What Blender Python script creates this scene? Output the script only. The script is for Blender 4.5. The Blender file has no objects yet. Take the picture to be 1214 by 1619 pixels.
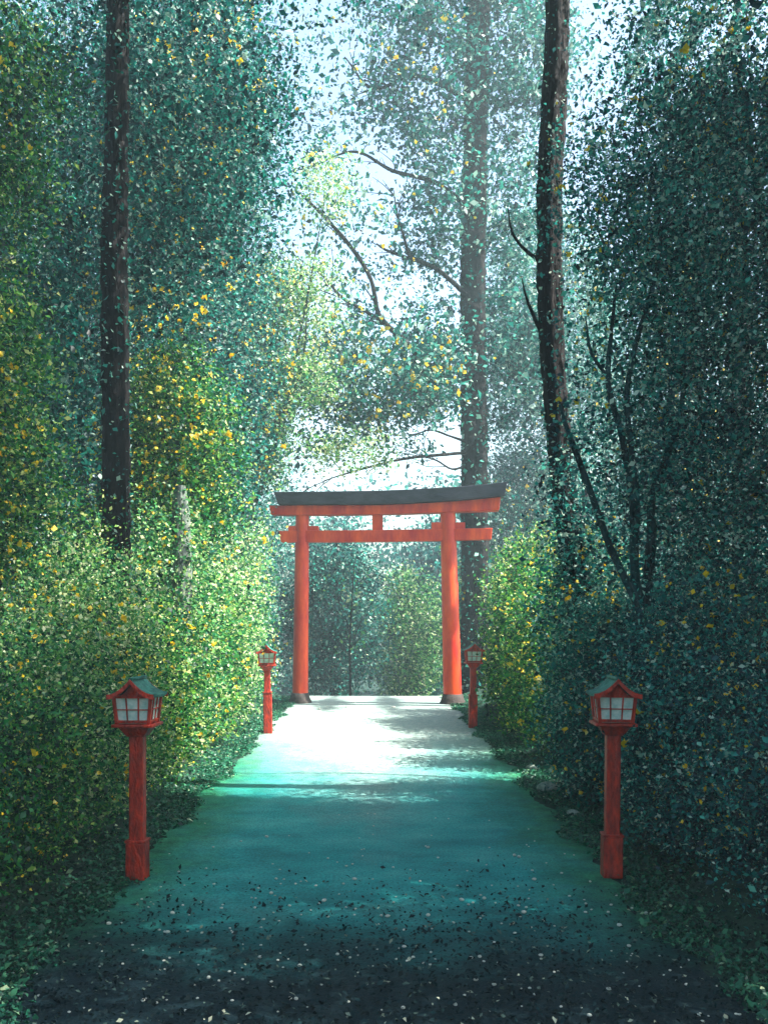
import bpy, bmesh, math, random
import numpy as np
from mathutils import Vector, Matrix

C = bpy.context.scene
R = math.radians

# ------------------------------------------------------------------ camera
F, VX, VY, EYE = 1600.0, 587.0, 977.0, 2.1      # focal length and vanishing point in photo pixels
cam = bpy.data.cameras.new('camera')
camo = bpy.data.objects.new('camera', cam)
C.collection.objects.link(camo)
camo.location = (0, 0, EYE)
camo.rotation_euler = (R(90), 0, 0)
cam.sensor_fit = 'VERTICAL'
cam.sensor_height = 36
cam.sensor_width = 36
cam.lens = 36 * F / 1619
cam.shift_x = (607 - VX) / 1619
cam.shift_y = (VY - 809.5) / 1619
cam.clip_start = 0.1
cam.clip_end = 600
C.camera = camo

# ------------------------------------------------------------------ light
SUN_AZ, SUN_EL = R(97), R(52)                   # from +Y towards +X
w = bpy.data.worlds.new('World')
C.world = w
w.use_nodes = True
nt = w.node_tree
sky = nt.nodes.new('ShaderNodeTexSky')
sky.sky_type = 'NISHITA'
sky.sun_disc = False
sky.sun_elevation = SUN_EL
sky.sun_rotation = SUN_AZ
sky.air_density = 1.2
sky.dust_density = 2.5
sky.ozone_density = 0.4
nt.nodes['Background'].inputs[1].default_value = 0.12
nt.links.new(sky.outputs[0], nt.nodes['Background'].inputs[0])
sun = bpy.data.lights.new('sun', 'SUN')
sun.energy = 5.0
sun.angle = R(0.5)
sun.color = (1.0, 0.96, 0.88)
suno = bpy.data.objects.new('sun', sun)
C.collection.objects.link(suno)
sd = Vector((math.sin(SUN_AZ) * math.cos(SUN_EL), math.cos(SUN_AZ) * math.cos(SUN_EL), math.sin(SUN_EL)))
suno.rotation_euler = sd.to_track_quat('Z', 'Y').to_euler()
suno.location = (20, 10, 40)
C.view_settings.view_transform = 'Standard'
C.view_settings.look = 'None'
C.view_settings.gamma = 1
C.view_settings.exposure = 1.95
C.cycles.max_bounces = 6
C.cycles.diffuse_bounces = 3
C.cycles.glossy_bounces = 2
C.cycles.transmission_bounces = 4
C.cycles.volume_bounces = 0
C.cycles.use_denoising = True

# ------------------------------------------------------------------ helpers
def P(px, py, y):
    return Vector(((px - VX) * y / F, y, EYE - (py - VY) * y / F))

def tag(o, label=None, cat=None, group=None, kind=None):
    if label: o['label'] = label
    if cat: o['category'] = cat
    if group: o['group'] = group
    if kind: o['kind'] = kind
    return o

def empty(name, loc, label, cat, group=None):
    o = bpy.data.objects.new(name, None)
    o.empty_display_size = 0.2
    C.collection.objects.link(o)
    o.location = loc
    return tag(o, label, cat, group)

def link(name, me, mat, parent=None, smooth=False):
    o = bpy.data.objects.new(name, me)
    C.collection.objects.link(o)
    me.materials.append(mat)
    if smooth:
        me.polygons.foreach_set('use_smooth', np.ones(len(me.polygons), bool))
    if parent is not None:
        o.parent = parent
        pl = Vector(parent.location)
        q = parent.parent
        while q is not None:
            pl += q.location
            q = q.parent
        o.location = -pl                           # meshes are written in world coordinates
    return o

def np_mesh(name, v, quads, tint=None):
    me = bpy.data.meshes.new(name)
    n = len(quads)
    me.vertices.add(len(v)); me.vertices.foreach_set('co', np.ascontiguousarray(v, np.float32).ravel())
    me.loops.add(n * 4); me.loops.foreach_set('vertex_index', np.ascontiguousarray(quads, np.int32).ravel())
    me.polygons.add(n); me.polygons.foreach_set('loop_start', np.arange(0, n * 4, 4, dtype=np.int32))
    if tint is not None:
        a = me.attributes.new('tint', 'FLOAT', 'FACE')
        a.data.foreach_set('value', np.asarray(tint, np.float32))
    me.update(calc_edges=True)
    return me

def unit(a):
    return a / np.maximum(np.linalg.norm(a, axis=1, keepdims=True), 1e-9)

def leaf_quads(pos, size, tint, rng, up=0.6, aspect=0.6):
    n = len(pos)
    nn = rng.normal(size=(n, 3)); nn[:, 2] += up; nn = unit(nn)
    t = unit(np.cross(nn, rng.normal(size=(n, 3))))
    b = np.cross(nn, t)
    L = (size * np.clip(rng.lognormal(-.10, .36, n), .4, 1.9))[:, None]
    W = L * aspect
    cup = nn * L * 0.12
    v = np.stack([pos - t * L / 2, pos + b * W / 2 + cup, pos + t * L / 2, pos - b * W / 2 + cup], 1).reshape(-1, 3)
    q = np.arange(n * 4).reshape(-1, 4)
    return v, q

def leaves(name, pos, size, tint, mat, parent, rng, up=0.6, aspect=0.6):
    v, q = leaf_quads(pos, size, tint, rng, up, aspect)
    return link(name, np_mesh(name, v, q, tint), mat, parent)

def ball(rng, n, shell=0.0):
    d = unit(rng.normal(size=(n, 3)))
    r = rng.uniform(shell ** 3, 1, n) ** (1 / 3)
    return d * r[:, None]

def clumps(rng, ells, dens=1.0):
    """leaf positions and tints from ellipsoids (centre, radii, clumps, leaves per clump, clump sigma, tint mean)"""
    ps, ts = [], []
    for (c, r, nc, k, s, tm) in ells:
        nc = max(1, int(nc * dens))
        cc = np.array(c) + ball(rng, nc, 0.25) * np.array(r)
        ct = np.clip(rng.normal(tm, 0.18, nc), 0, 1)
        kk = np.maximum(4, rng.poisson(k, nc))
        idx = np.repeat(np.arange(nc), kk)
        ps.append(cc[idx] + rng.normal(size=(len(idx), 3)) * s * np.array([1, 1, 0.7]))
        ts.append(np.clip(ct[idx] + rng.normal(0, 0.25, len(idx)), 0, 1))
    return np.concatenate(ps), np.concatenate(ts)

def tube_mesh(name, pts, rad, sides=12, rough=0.08, seg=0.12, seed=0):
    rng = np.random.default_rng(seed)
    pts = [Vector(p) for p in pts]
    # Catmull-Rom resample
    P4 = [2 * pts[0] - pts[1]] + pts + [2 * pts[-1] - pts[-2]]
    cs, rs = [], []
    for i in range(len(pts) - 1):
        a, b, c, d = P4[i:i + 4]
        m = max(2, int((c - b).length / seg))
        for j in range(m):
            t = j / m
            cs.append(0.5 * ((2 * b) + (c - a) * t + (2 * a - 5 * b + 4 * c - d) * t * t + (3 * b - a - 3 * c + d) * t ** 3))
            rs.append(rad[i] * (1 - t) + rad[i + 1] * t)
    cs.append(pts[-1]); rs.append(rad[-1])
    cs = np.array([tuple(c) for c in cs]); rs = np.array(rs)
    n = len(cs)
    tan = unit(np.gradient(cs, axis=0))
    ref = np.array([0.0, 1, 0]) if abs(tan[0][1]) < 0.8 else np.array([1.0, 0, 0])
    u = unit(np.cross(tan, np.tile(ref, (n, 1)))); vv = np.cross(tan, u)
    ang = np.arange(sides) / sides * 2 * np.pi
    ridge = rng.normal(0, rough, sides)[None, :]
    jit = rng.normal(0, rough * 0.6, (n, sides))
    jit = (jit + np.roll(jit, 1, 0) + np.roll(jit, 1, 1)) / 1.7
    rr = rs[:, None] * (1 + ridge + jit)
    v = cs[:, None, :] + rr[..., None] * (np.cos(ang)[None, :, None] * u[:, None, :] + np.sin(ang)[None, :, None] * vv[:, None, :])
    i = np.arange(n - 1)[:, None] * sides; j = np.arange(sides)[None, :]; j2 = (j + 1) % sides
    q = np.stack([i + j, i + j2, i + sides + j2, i + sides + j], -1).reshape(-1, 4)
    return np_mesh(name, v.reshape(-1, 3), q)

def tube(name, pts, rad, mat, parent, **k):
    return link(name, tube_mesh(name, pts, rad, **k), mat, parent, True)

def bm_obj(name, bm, mat, parent=None, smooth=False):
    bmesh.ops.recalc_face_normals(bm, faces=bm.faces)
    me = bpy.data.meshes.new(name); bm.to_mesh(me); bm.free()
    return link(name, me, mat, parent, smooth)

def add_box(bm, lo, hi, top=None):
    """box; TOP = (lo, hi) of the upper face in x and y when it tapers"""
    t = top or ((lo[0], lo[1]), (hi[0], hi[1]))
    co = [(lo[0], lo[1], lo[2]), (hi[0], lo[1], lo[2]), (hi[0], hi[1], lo[2]), (lo[0], hi[1], lo[2]),
          (t[0][0], t[0][1], hi[2]), (t[1][0], t[0][1], hi[2]), (t[1][0], t[1][1], hi[2]), (t[0][0], t[1][1], hi[2])]
    v = [bm.verts.new(c) for c in co]
    for f in ((0, 1, 2, 3), (7, 6, 5, 4), (0, 4, 5, 1), (1, 5, 6, 2), (2, 6, 7, 3), (3, 7, 4, 0)):
        bm.faces.new([v[i] for i in f])
    return v

def bevel(bm, w, seg=2):
    bmesh.ops.bevel(bm, geom=list(bm.edges), offset=w, segments=seg, affect='EDGES', profile=0.5)

# ------------------------------------------------------------------ materials
def new_mat(name):
    m = bpy.data.materials.new(name); m.use_nodes = True
    n = m.node_tree; n.nodes.clear()
    out = n.nodes.new('ShaderNodeOutputMaterial')
    return m, n, out

def ramp(n, stops, interp='LINEAR'):
    r = n.nodes.new('ShaderNodeValToRGB')
    r.color_ramp.interpolation = interp
    e = r.color_ramp.elements
    while len(e) < len(stops): e.new(0.5)
    for el, (p, c) in zip(e, stops):
        el.position = p; el.color = (*c, 1)
    return r

def leaf_mat(name, cols, trans=0.35):
    m, n, out = new_mat(name)
    a = n.nodes.new('ShaderNodeAttribute'); a.attribute_name = 'tint'
    r = ramp(n, list(zip((0.0, 0.3, 0.55, 0.78, 0.97), cols)))
    n.links.new(a.outputs['Fac'], r.inputs[0])
    d = n.nodes.new('ShaderNodeBsdfPrincipled'); d.inputs['Roughness'].default_value = 0.45
    d.inputs['Specular IOR Level'].default_value = 0.35
    t = n.nodes.new('ShaderNodeBsdfTranslucent')
    mx = n.nodes.new('ShaderNodeMixShader'); mx.inputs[0].default_value = trans
    n.links.new(r.outputs[0], d.inputs['Base Color']); n.links.new(r.outputs[0], t.inputs[0])
    n.links.new(d.outputs[0], mx.inputs[1]); n.links.new(t.outputs[0], mx.inputs[2]); n.links.new(mx.outputs[0], out.inputs[0])
    return m

M = {}
M['teal'] = leaf_mat('teal leaves', [(0.002, 0.018, 0.022), (0.004, 0.075, 0.075), (0.006, 0.18, 0.145), (0.03, 0.34, 0.25), (0.5, 0.68, 0.56)])
M['green'] = leaf_mat('green leaves', [(0.002, 0.02, 0.015), (0.008, 0.10, 0.04), (0.02, 0.23, 0.05), (0.16, 0.40, 0.04), (0.66, 0.72, 0.25)])
M['lime'] = leaf_mat('lime leaves', [(0.003, 0.03, 0.022), (0.012, 0.13, 0.06), (0.06, 0.30, 0.08), (0.28, 0.52, 0.14), (0.78, 0.82, 0.5)])
M['navy'] = leaf_mat('dark blue green leaves', [(0.002, 0.012, 0.02), (0.005, 0.07, 0.085), (0.010, 0.23, 0.205), (0.07, 0.46, 0.34), (0.70, 0.84, 0.70)])
M['yellow'] = leaf_mat('yellow blossoms', [(0.85, 0.45, 0.01), (0.9, 0.6, 0.02), (0.95, 0.7, 0.03), (0.9, 0.7, 0.08), (0.9, 0.8, 0.3)], 0.2)
M['litter'] = leaf_mat('fallen leaf litter', [(0.004, 0.01, 0.012), (0.006, 0.018, 0.022), (0.012, 0.04, 0.045), (0.10, 0.15, 0.12), (0.7, 0.7, 0.5)], 0.1)
for nd in M['litter'].node_tree.nodes:
    if nd.type == 'BSDF_PRINCIPLED': nd.inputs['Roughness'].default_value = .8; nd.inputs['Specular IOR Level'].default_value = .1

def solid(name, col, rough=0.5, col2=None, scale=8, bump=0.0, bscale=40, stretch=None, spec=0.5):
    m, n, out = new_mat(name)
    b = n.nodes.new('ShaderNodeBsdfPrincipled'); b.inputs['Roughness'].default_value = rough
    b.inputs['Specular IOR Level'].default_value = spec
    n.links.new(b.outputs[0], out.inputs[0])
    tc = n.nodes.new('ShaderNodeTexCoord')
    src = tc.outputs['Object']
    if stretch:
        mp = n.nodes.new('ShaderNodeMapping'); mp.inputs['Scale'].default_value = stretch
        n.links.new(src, mp.inputs[0]); src = mp.outputs[0]
    if col2:
        t = n.nodes.new('ShaderNodeTexNoise'); t.inputs['Scale'].default_value = scale; t.inputs['Detail'].default_value = 6
        t.inputs['Roughness'].default_value = 0.65
        n.links.new(src, t.inputs[0])
        r = ramp(n, [(0.35, col), (0.68, col2)]); n.links.new(t.outputs[0], r.inputs[0]); n.links.new(r.outputs[0], b.inputs['Base Color'])
    else:
        b.inputs['Base Color'].default_value = (*col, 1)
    if bump:
        t2 = n.nodes.new('ShaderNodeTexNoise'); t2.inputs['Scale'].default_value = bscale; t2.inputs['Detail'].default_value = 5
        n.links.new(src, t2.inputs[0])
        bp = n.nodes.new('ShaderNodeBump'); bp.inputs['Strength'].default_value = min(bump, 1); bp.inputs['Distance'].default_value = 0.02 * max(1, bump)
        n.links.new(t2.outputs[0], bp.inputs['Height']); n.links.new(bp.outputs[0], b.inputs['Normal'])
    return m

M['bark'] = solid('dark bark', (0.003, 0.003, 0.004), 0.9, (0.022, 0.018, 0.018), 11, 4.0, 16, (1, 1, 0.3), 0.2)
M['bark_teal'] = solid('mossy bark', (0.004, 0.010, 0.012), 0.9, (0.03, 0.10, 0.10), 7, 3.0, 18, (1, 1, 0.25), 0.2)
M['bark_pale'] = solid('pale dead bark', (0.03, 0.045, 0.05), 0.9, (0.22, 0.26, 0.22), 12, 1.0, 30, (1, 1, 0.4), 0.2)
M['red'] = solid('vermilion paint', (0.56, 0.008, 0.003), 0.42, (0.95, 0.09, 0.005), 3.5, 0.35, 30, (1, 1, 0.3))
M['red_worn'] = solid('worn vermilion paint', (0.14, 0.008, 0.007), 0.5, (0.72, 0.04, 0.01), 16, 0.9, 55, (1, 1, 0.4))
M['black'] = solid('black lacquered beam', (0.012, 0.011, 0.016), 0.4, (0.05, 0.045, 0.065), 6, 0.4, 35, (0.4, 1, 1))
M['foot'] = solid('dark stone footing', (0.02, 0.016, 0.014), 0.8, (0.07, 0.05, 0.04), 15, 0.8, 50)
M['copper'] = solid('green copper roof', (0.006, 0.07, 0.06), 0.6, (0.06, 0.27, 0.20), 14, 0.6, 50, None, 0.2)
M['pane'] = solid('paper pane', (0.40, 0.62, 0.56), 0.7, (0.82, 0.86, 0.78), 18, 0.2, 60)
M['stone'] = solid('pale pebble', (0.45, 0.48, 0.42), 0.7, (0.8, 0.8, 0.7), 6, 0.5, 60)
M['rock'] = solid('mossy rock', (0.10, 0.16, 0.13), 0.85, (0.5, 0.55, 0.45), 9, 1.0, 30)

# path: damp teal earth, greener with moss to the sides
def path_mat():
    m, n, out = new_mat('damp teal path')
    b = n.nodes.new('ShaderNodeBsdfPrincipled'); n.links.new(b.outputs[0], out.inputs[0])
    tc = n.nodes.new('ShaderNodeTexCoord')
    def noise(scale, st, det=6, rough=0.6):
        mp = n.nodes.new('ShaderNodeMapping'); mp.inputs['Scale'].default_value = st
        n.links.new(tc.outputs['Object'], mp.inputs[0])
        t = n.nodes.new('ShaderNodeTexNoise'); t.inputs['Scale'].default_value = scale; t.inputs['Detail'].default_value = det
        t.inputs['Roughness'].default_value = rough
        n.links.new(mp.outputs[0], t.inputs[0]); return t.outputs[0]
    r1 = ramp(n, [(0.30, (0.010, 0.21, 0.21)), (0.5, (0.022, 0.35, 0.34)), (0.72, (0.09, 0.48, 0.44))])
    n.links.new(noise(1.3, (0.7, 1.0, 1)), r1.inputs[0])
    # moss by the edges
    sx = n.nodes.new('ShaderNodeSeparateXYZ'); n.links.new(tc.outputs['Object'], sx.inputs[0])
    ab = n.nodes.new('ShaderNodeMath'); ab.operation = 'ABSOLUTE'; n.links.new(sx.outputs[0], ab.inputs[0])
    ad = n.nodes.new('ShaderNodeMath'); ad.operation = 'MULTIPLY_ADD'; ad.inputs[1].default_value = 1.1
    n.links.new(noise(2.2, (1, 0.6, 1)), ad.inputs[0]); n.links.new(ab.outputs[0], ad.inputs[2])
    r2 = ramp(n, [(0.0, (0, 0, 0)), (1.0, (1, 1, 1))])
    mr = n.nodes.new('ShaderNodeMapRange'); mr.inputs[1].default_value = 1.7; mr.inputs[2].default_value = 2.5
    n.links.new(ad.outputs[0], mr.inputs[0])
    mix = n.nodes.new('ShaderNodeMix'); mix.data_type = 'RGBA'
    n.links.new(mr.outputs[0], mix.inputs['Factor']); n.links.new(r1.outputs[0], mix.inputs['A'])
    r3 = ramp(n, [(0.35, (0.01, 0.12, 0.07)), (0.7, (0.04, 0.30, 0.14))]); n.links.new(noise(6, (1, 1, 1)), r3.inputs[0])
    n.links.new(r3.outputs[0], mix.inputs['B'])
    # pool of sunlight before the gate, painted into the colour, ragged at its rim
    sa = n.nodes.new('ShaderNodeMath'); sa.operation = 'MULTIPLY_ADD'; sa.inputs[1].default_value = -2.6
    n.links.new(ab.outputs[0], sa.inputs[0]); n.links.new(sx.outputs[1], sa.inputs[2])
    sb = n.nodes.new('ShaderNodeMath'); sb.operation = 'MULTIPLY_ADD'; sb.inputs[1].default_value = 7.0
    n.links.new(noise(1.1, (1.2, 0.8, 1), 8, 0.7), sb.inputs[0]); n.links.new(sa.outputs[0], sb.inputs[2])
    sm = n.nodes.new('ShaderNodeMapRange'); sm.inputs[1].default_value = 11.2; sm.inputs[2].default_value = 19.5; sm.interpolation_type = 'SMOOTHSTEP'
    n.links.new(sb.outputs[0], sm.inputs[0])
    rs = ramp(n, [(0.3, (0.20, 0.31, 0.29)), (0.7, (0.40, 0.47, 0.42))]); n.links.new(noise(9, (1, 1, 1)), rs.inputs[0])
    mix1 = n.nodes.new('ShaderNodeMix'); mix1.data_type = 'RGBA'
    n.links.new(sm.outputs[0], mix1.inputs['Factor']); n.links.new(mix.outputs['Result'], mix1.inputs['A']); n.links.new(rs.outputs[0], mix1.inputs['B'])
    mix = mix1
    # canopy shade over the near end, painted in as a dark tone
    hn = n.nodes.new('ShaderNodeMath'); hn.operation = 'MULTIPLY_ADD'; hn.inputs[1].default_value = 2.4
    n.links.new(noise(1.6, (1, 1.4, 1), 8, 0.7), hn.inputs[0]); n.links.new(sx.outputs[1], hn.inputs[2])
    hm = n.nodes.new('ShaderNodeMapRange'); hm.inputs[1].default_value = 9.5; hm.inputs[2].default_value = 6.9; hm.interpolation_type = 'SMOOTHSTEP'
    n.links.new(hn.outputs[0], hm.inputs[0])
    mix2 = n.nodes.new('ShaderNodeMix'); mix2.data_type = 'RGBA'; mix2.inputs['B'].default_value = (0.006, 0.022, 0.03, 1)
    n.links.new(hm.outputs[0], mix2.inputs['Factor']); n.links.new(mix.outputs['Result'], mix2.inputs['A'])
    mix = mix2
    b.inputs['Specular IOR Level'].default_value = 0.12
    # fine speckle
    sp = ramp(n, [(0.36, (0.45, 0.45, 0.45)), (0.5, (0.95, 0.95, 0.95)), (0.68, (1.5, 1.5, 1.45))]); n.links.new(noise(45, (1, 0.7, 1), 6, 0.85), sp.inputs[0])
    ml = n.nodes.new('ShaderNodeMix'); ml.data_type = 'RGBA'; ml.blend_type = 'MULTIPLY'; ml.inputs['Factor'].default_value = 0.85
    n.links.new(mix.outputs['Result'], ml.inputs['A']); n.links.new(sp.outputs[0], ml.inputs['B'])
    n.links.new(ml.outputs['Result'], b.inputs['Base Color'])
    rr = n.nodes.new('ShaderNodeMapRange'); rr.inputs[3].default_value = 0.5; rr.inputs[4].default_value = 0.8
    n.links.new(noise(3, (1, 0.5, 1)), rr.inputs[0]); n.links.new(rr.outputs[0], b.inputs['Roughness'])
    bp = n.nodes.new('ShaderNodeBump'); bp.inputs['Strength'].default_value = 0.9; bp.inputs['Distance'].default_value = 0.03
    n.links.new(noise(35, (1, 1, 1), 6, 0.65), bp.inputs['Height']); n.links.new(bp.outputs[0], b.inputs['Normal'])
    return m
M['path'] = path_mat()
M['ground'] = solid('dark forest soil', (0.008, 0.02, 0.018), 0.95, (0.03, 0.08, 0.05), 3, 0.8, 20, None, 0.2)
M['moss'] = leaf_mat('moss', [(0.003, 0.025, 0.018), (0.008, 0.075, 0.045), (0.012, 0.15, 0.08), (0.06, 0.26, 0.12), (0.4, 0.5, 0.3)], 0.2)

# ------------------------------------------------------------------ ground and path
PATH_END = 27.2
def ground_z(x, y):
    ax = np.abs(x)
    bank = np.clip(ax - 2.35, 0, None)
    z = -0.012 + 0.9 * (1 - np.exp(-bank * 0.45)) + 0.05 * np.sin(x * 1.7 + y) * np.clip(bank, 0, 1)
    drop = np.clip((y - PATH_END) / 8.0, 0, 1)
    z = z * (1 - drop) - 3.2 * (drop * drop * (3 - 2 * drop))
    return z

xs = np.concatenate([np.linspace(-70, -8, 32), np.linspace(-7.6, 7.6, 77), np.linspace(8, 70, 32)])
ys = np.concatenate([np.linspace(-14, 2, 9), np.linspace(2.5, 40, 110), np.linspace(41, 112, 30)])
gx, gy = np.meshgrid(xs, ys)
gv = np.stack([gx, gy, ground_z(gx, gy)], -1).reshape(-1, 3)
nx = len(xs)
qi = (np.arange(len(ys) - 1)[:, None] * nx + np.arange(nx - 1)[None, :]).reshape(-1)
g = link('ground', np_mesh('ground', gv, np.stack([qi, qi + 1, qi + nx + 1, qi + nx], 1)), M['ground'], None, True)
tag(g, kind='structure')

ys = np.linspace(-3, PATH_END, 420)
rng = np.random.default_rng(2)
def ragged():
    k = np.ones(14) / 14
    return 2.02 + np.convolve(rng.normal(0, .24, 420 + 13), k, 'valid') + rng.normal(0, .012, 420)
hw, hw2 = ragged(), ragged()
us = np.linspace(0, 1, 41)
px = -hw[:, None] * (1 - us)[None, :] + hw2[:, None] * us[None, :]
py = np.repeat(ys[:, None], 41, 1)
pz = 0.006 + 0.012 * np.sin(px * 1.1 + 1) * np.sin(py * 0.6) * (1 - np.abs(us * 2 - 1) ** 4)[None, :]
pz = np.maximum(pz, 0.002)
qi = (np.arange(419)[:, None] * 41 + np.arange(40)[None, :]).reshape(-1)
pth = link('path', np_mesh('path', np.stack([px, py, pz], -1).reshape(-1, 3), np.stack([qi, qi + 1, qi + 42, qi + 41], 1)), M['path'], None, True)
tag(pth, kind='structure')

# ------------------------------------------------------------------ torii gate
GY, GX, TH = 24.9, 0.109, R(5)
cth, sth = math.cos(TH), math.sin(TH)
def gate_u(px): 
    t = (px - VX) / F
    return (t * GY - GX) / (cth + t * sth)
def gate_z(px, py):
    return EYE + (VY - py) / F * (GY - gate_u(px) * sth)

def gate_part(name, outline, depth, mat, parent, off=0.0, bev=0.012):
    """outline [(u, z)] in the gate's plane, extruded to its real depth"""
    bm = bmesh.new()
    a = [bm.verts.new((u, -depth / 2 + off, z)) for u, z in outline]
    b = [bm.verts.new((u, depth / 2 + off, z)) for u, z in outline]
    bm.faces.new(a); bm.faces.new(b[::-1])
    n = len(a)
    for i in range(n):
        bm.faces.new((a[i], b[i], b[(i + 1) % n], a[(i + 1) % n]))
    bmesh.ops.recalc_face_normals(bm, faces=bm.faces)
    bevel(bm, bev)
    me = bpy.data.meshes.new(name); bm.to_mesh(me); bm.free()
    o = bpy.data.objects.new(name, me); C.collection.objects.link(o); me.materials.append(mat)
    o.parent = parent
    return o

torii = empty('torii_gate', (GX, GY, 0), 'vermilion red torii gate with black curved top beam standing across the path', 'gate')
torii.rotation_euler[2] = -TH
def pts(l): return [(gate_u(x), gate_z(x, y)) for x, y in l]
gate_part('top_beam', pts([(436, 780), (500, 779.5), (600, 778), (650, 776), (720, 772), (765, 768.5), (801, 764), (797, 786), (765, 789),
                           (720, 793), (650, 797), (600, 799), (500, 799.5), (443, 799.5)]), 0.62, M['black'], torii, 0, 0.015)
gate_part('lintel', pts([(428, 800.5), (500, 800.2), (600, 799.8), (650, 797.8), (720, 793.8), (765, 789.8), (791, 787), (788, 808), (720, 810.5),
                         (650, 813), (600, 814), (500, 815), (431, 815)]), 0.40, M['red'], torii)
gate_part('tie_beam', pts([(441, 840), (600, 838.5), (700, 837), (778, 835.5), (776, 853.5), (700, 855.5), (600, 857), (446, 858)]), 0.27, M['red'], torii)
gate_part('centre_strut', pts([(589, 813.5), (605, 813.2), (605, 838.8), (589, 838.9)]), 0.20, M['red'], torii)
def wedge(x0, x1, y0, y1):
    gate_part('wedge', pts([(x0, y0), (x1, y0), (x1, y1), (x0, y1)]), 0.20, M['red'], torii, 0, 0.01)
wedge(486, 504, 832, 839.2); wedge(457, 468, 832, 839.6); wedge(682, 699, 826.5, 836.8); wedge(717, 735, 826.5, 836.2)
def post(xb, xt, rb, rt, yt):
    u0, u1 = gate_u(xb), gate_u(xt)
    z1 = gate_z(xt, yt)
    bm = bmesh.new()
    N, K = 40, 26
    rings = []
    for k in range(K):
        t = k / (K - 1)
        r = rb + (rt - rb) * t
        rings.append([bm.verts.new((u0 + (u1 - u0) * t + r * math.cos(a * 2 * math.pi / N), r * math.sin(a * 2 * math.pi / N), z1 * t)) for a in range(N)])
    for k in range(K - 1):
        for a in range(N):
            bm.faces.new((rings[k][a], rings[k][(a + 1) % N], rings[k + 1][(a + 1) % N], rings[k + 1][a]))
    bm.faces.new(rings[-1])
    me = bpy.data.meshes.new('post'); bm.to_mesh(me); bm.free(); me.materials.append(M['red'])
    me.polygons.foreach_set('use_smooth', np.ones(len(me.polygons), bool))
    o = bpy.data.objects.new('post', me); C.collection.objects.link(o); o.parent = torii
    bm = bmesh.new()
    prof = [(rb + 0.10, 0.0), (rb + 0.09, 0.04), (rb + 0.05, 0.12), (rb + 0.02, 0.24), (rb - 0.01, 0.25)]
    rings = [[bm.verts.new((u0 + r * math.cos(a * 2 * math.pi / N), r * math.sin(a * 2 * math.pi / N), z)) for a in range(N)] for r, z in prof]
    for k in range(len(prof) - 1):
        for a in range(N):
            bm.faces.new((rings[k][a], rings[k][(a + 1) % N], rings[k + 1][(a + 1) % N], rings[k + 1][a]))
    me = bpy.data.meshes.new('footing'); bm.to_mesh(me); bm.free(); me.materials.append(M['foot'])
    me.polygons.foreach_set('use_smooth', np.ones(len(me.polygons), bool))
    f = bpy.data.objects.new('footing', me); C.collection.objects.link(f); f.parent = o
post(474.5, 478.5, 0.195, 0.165, 799)
post(715.5, 707.5, 0.225, 0.185, 794)

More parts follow.
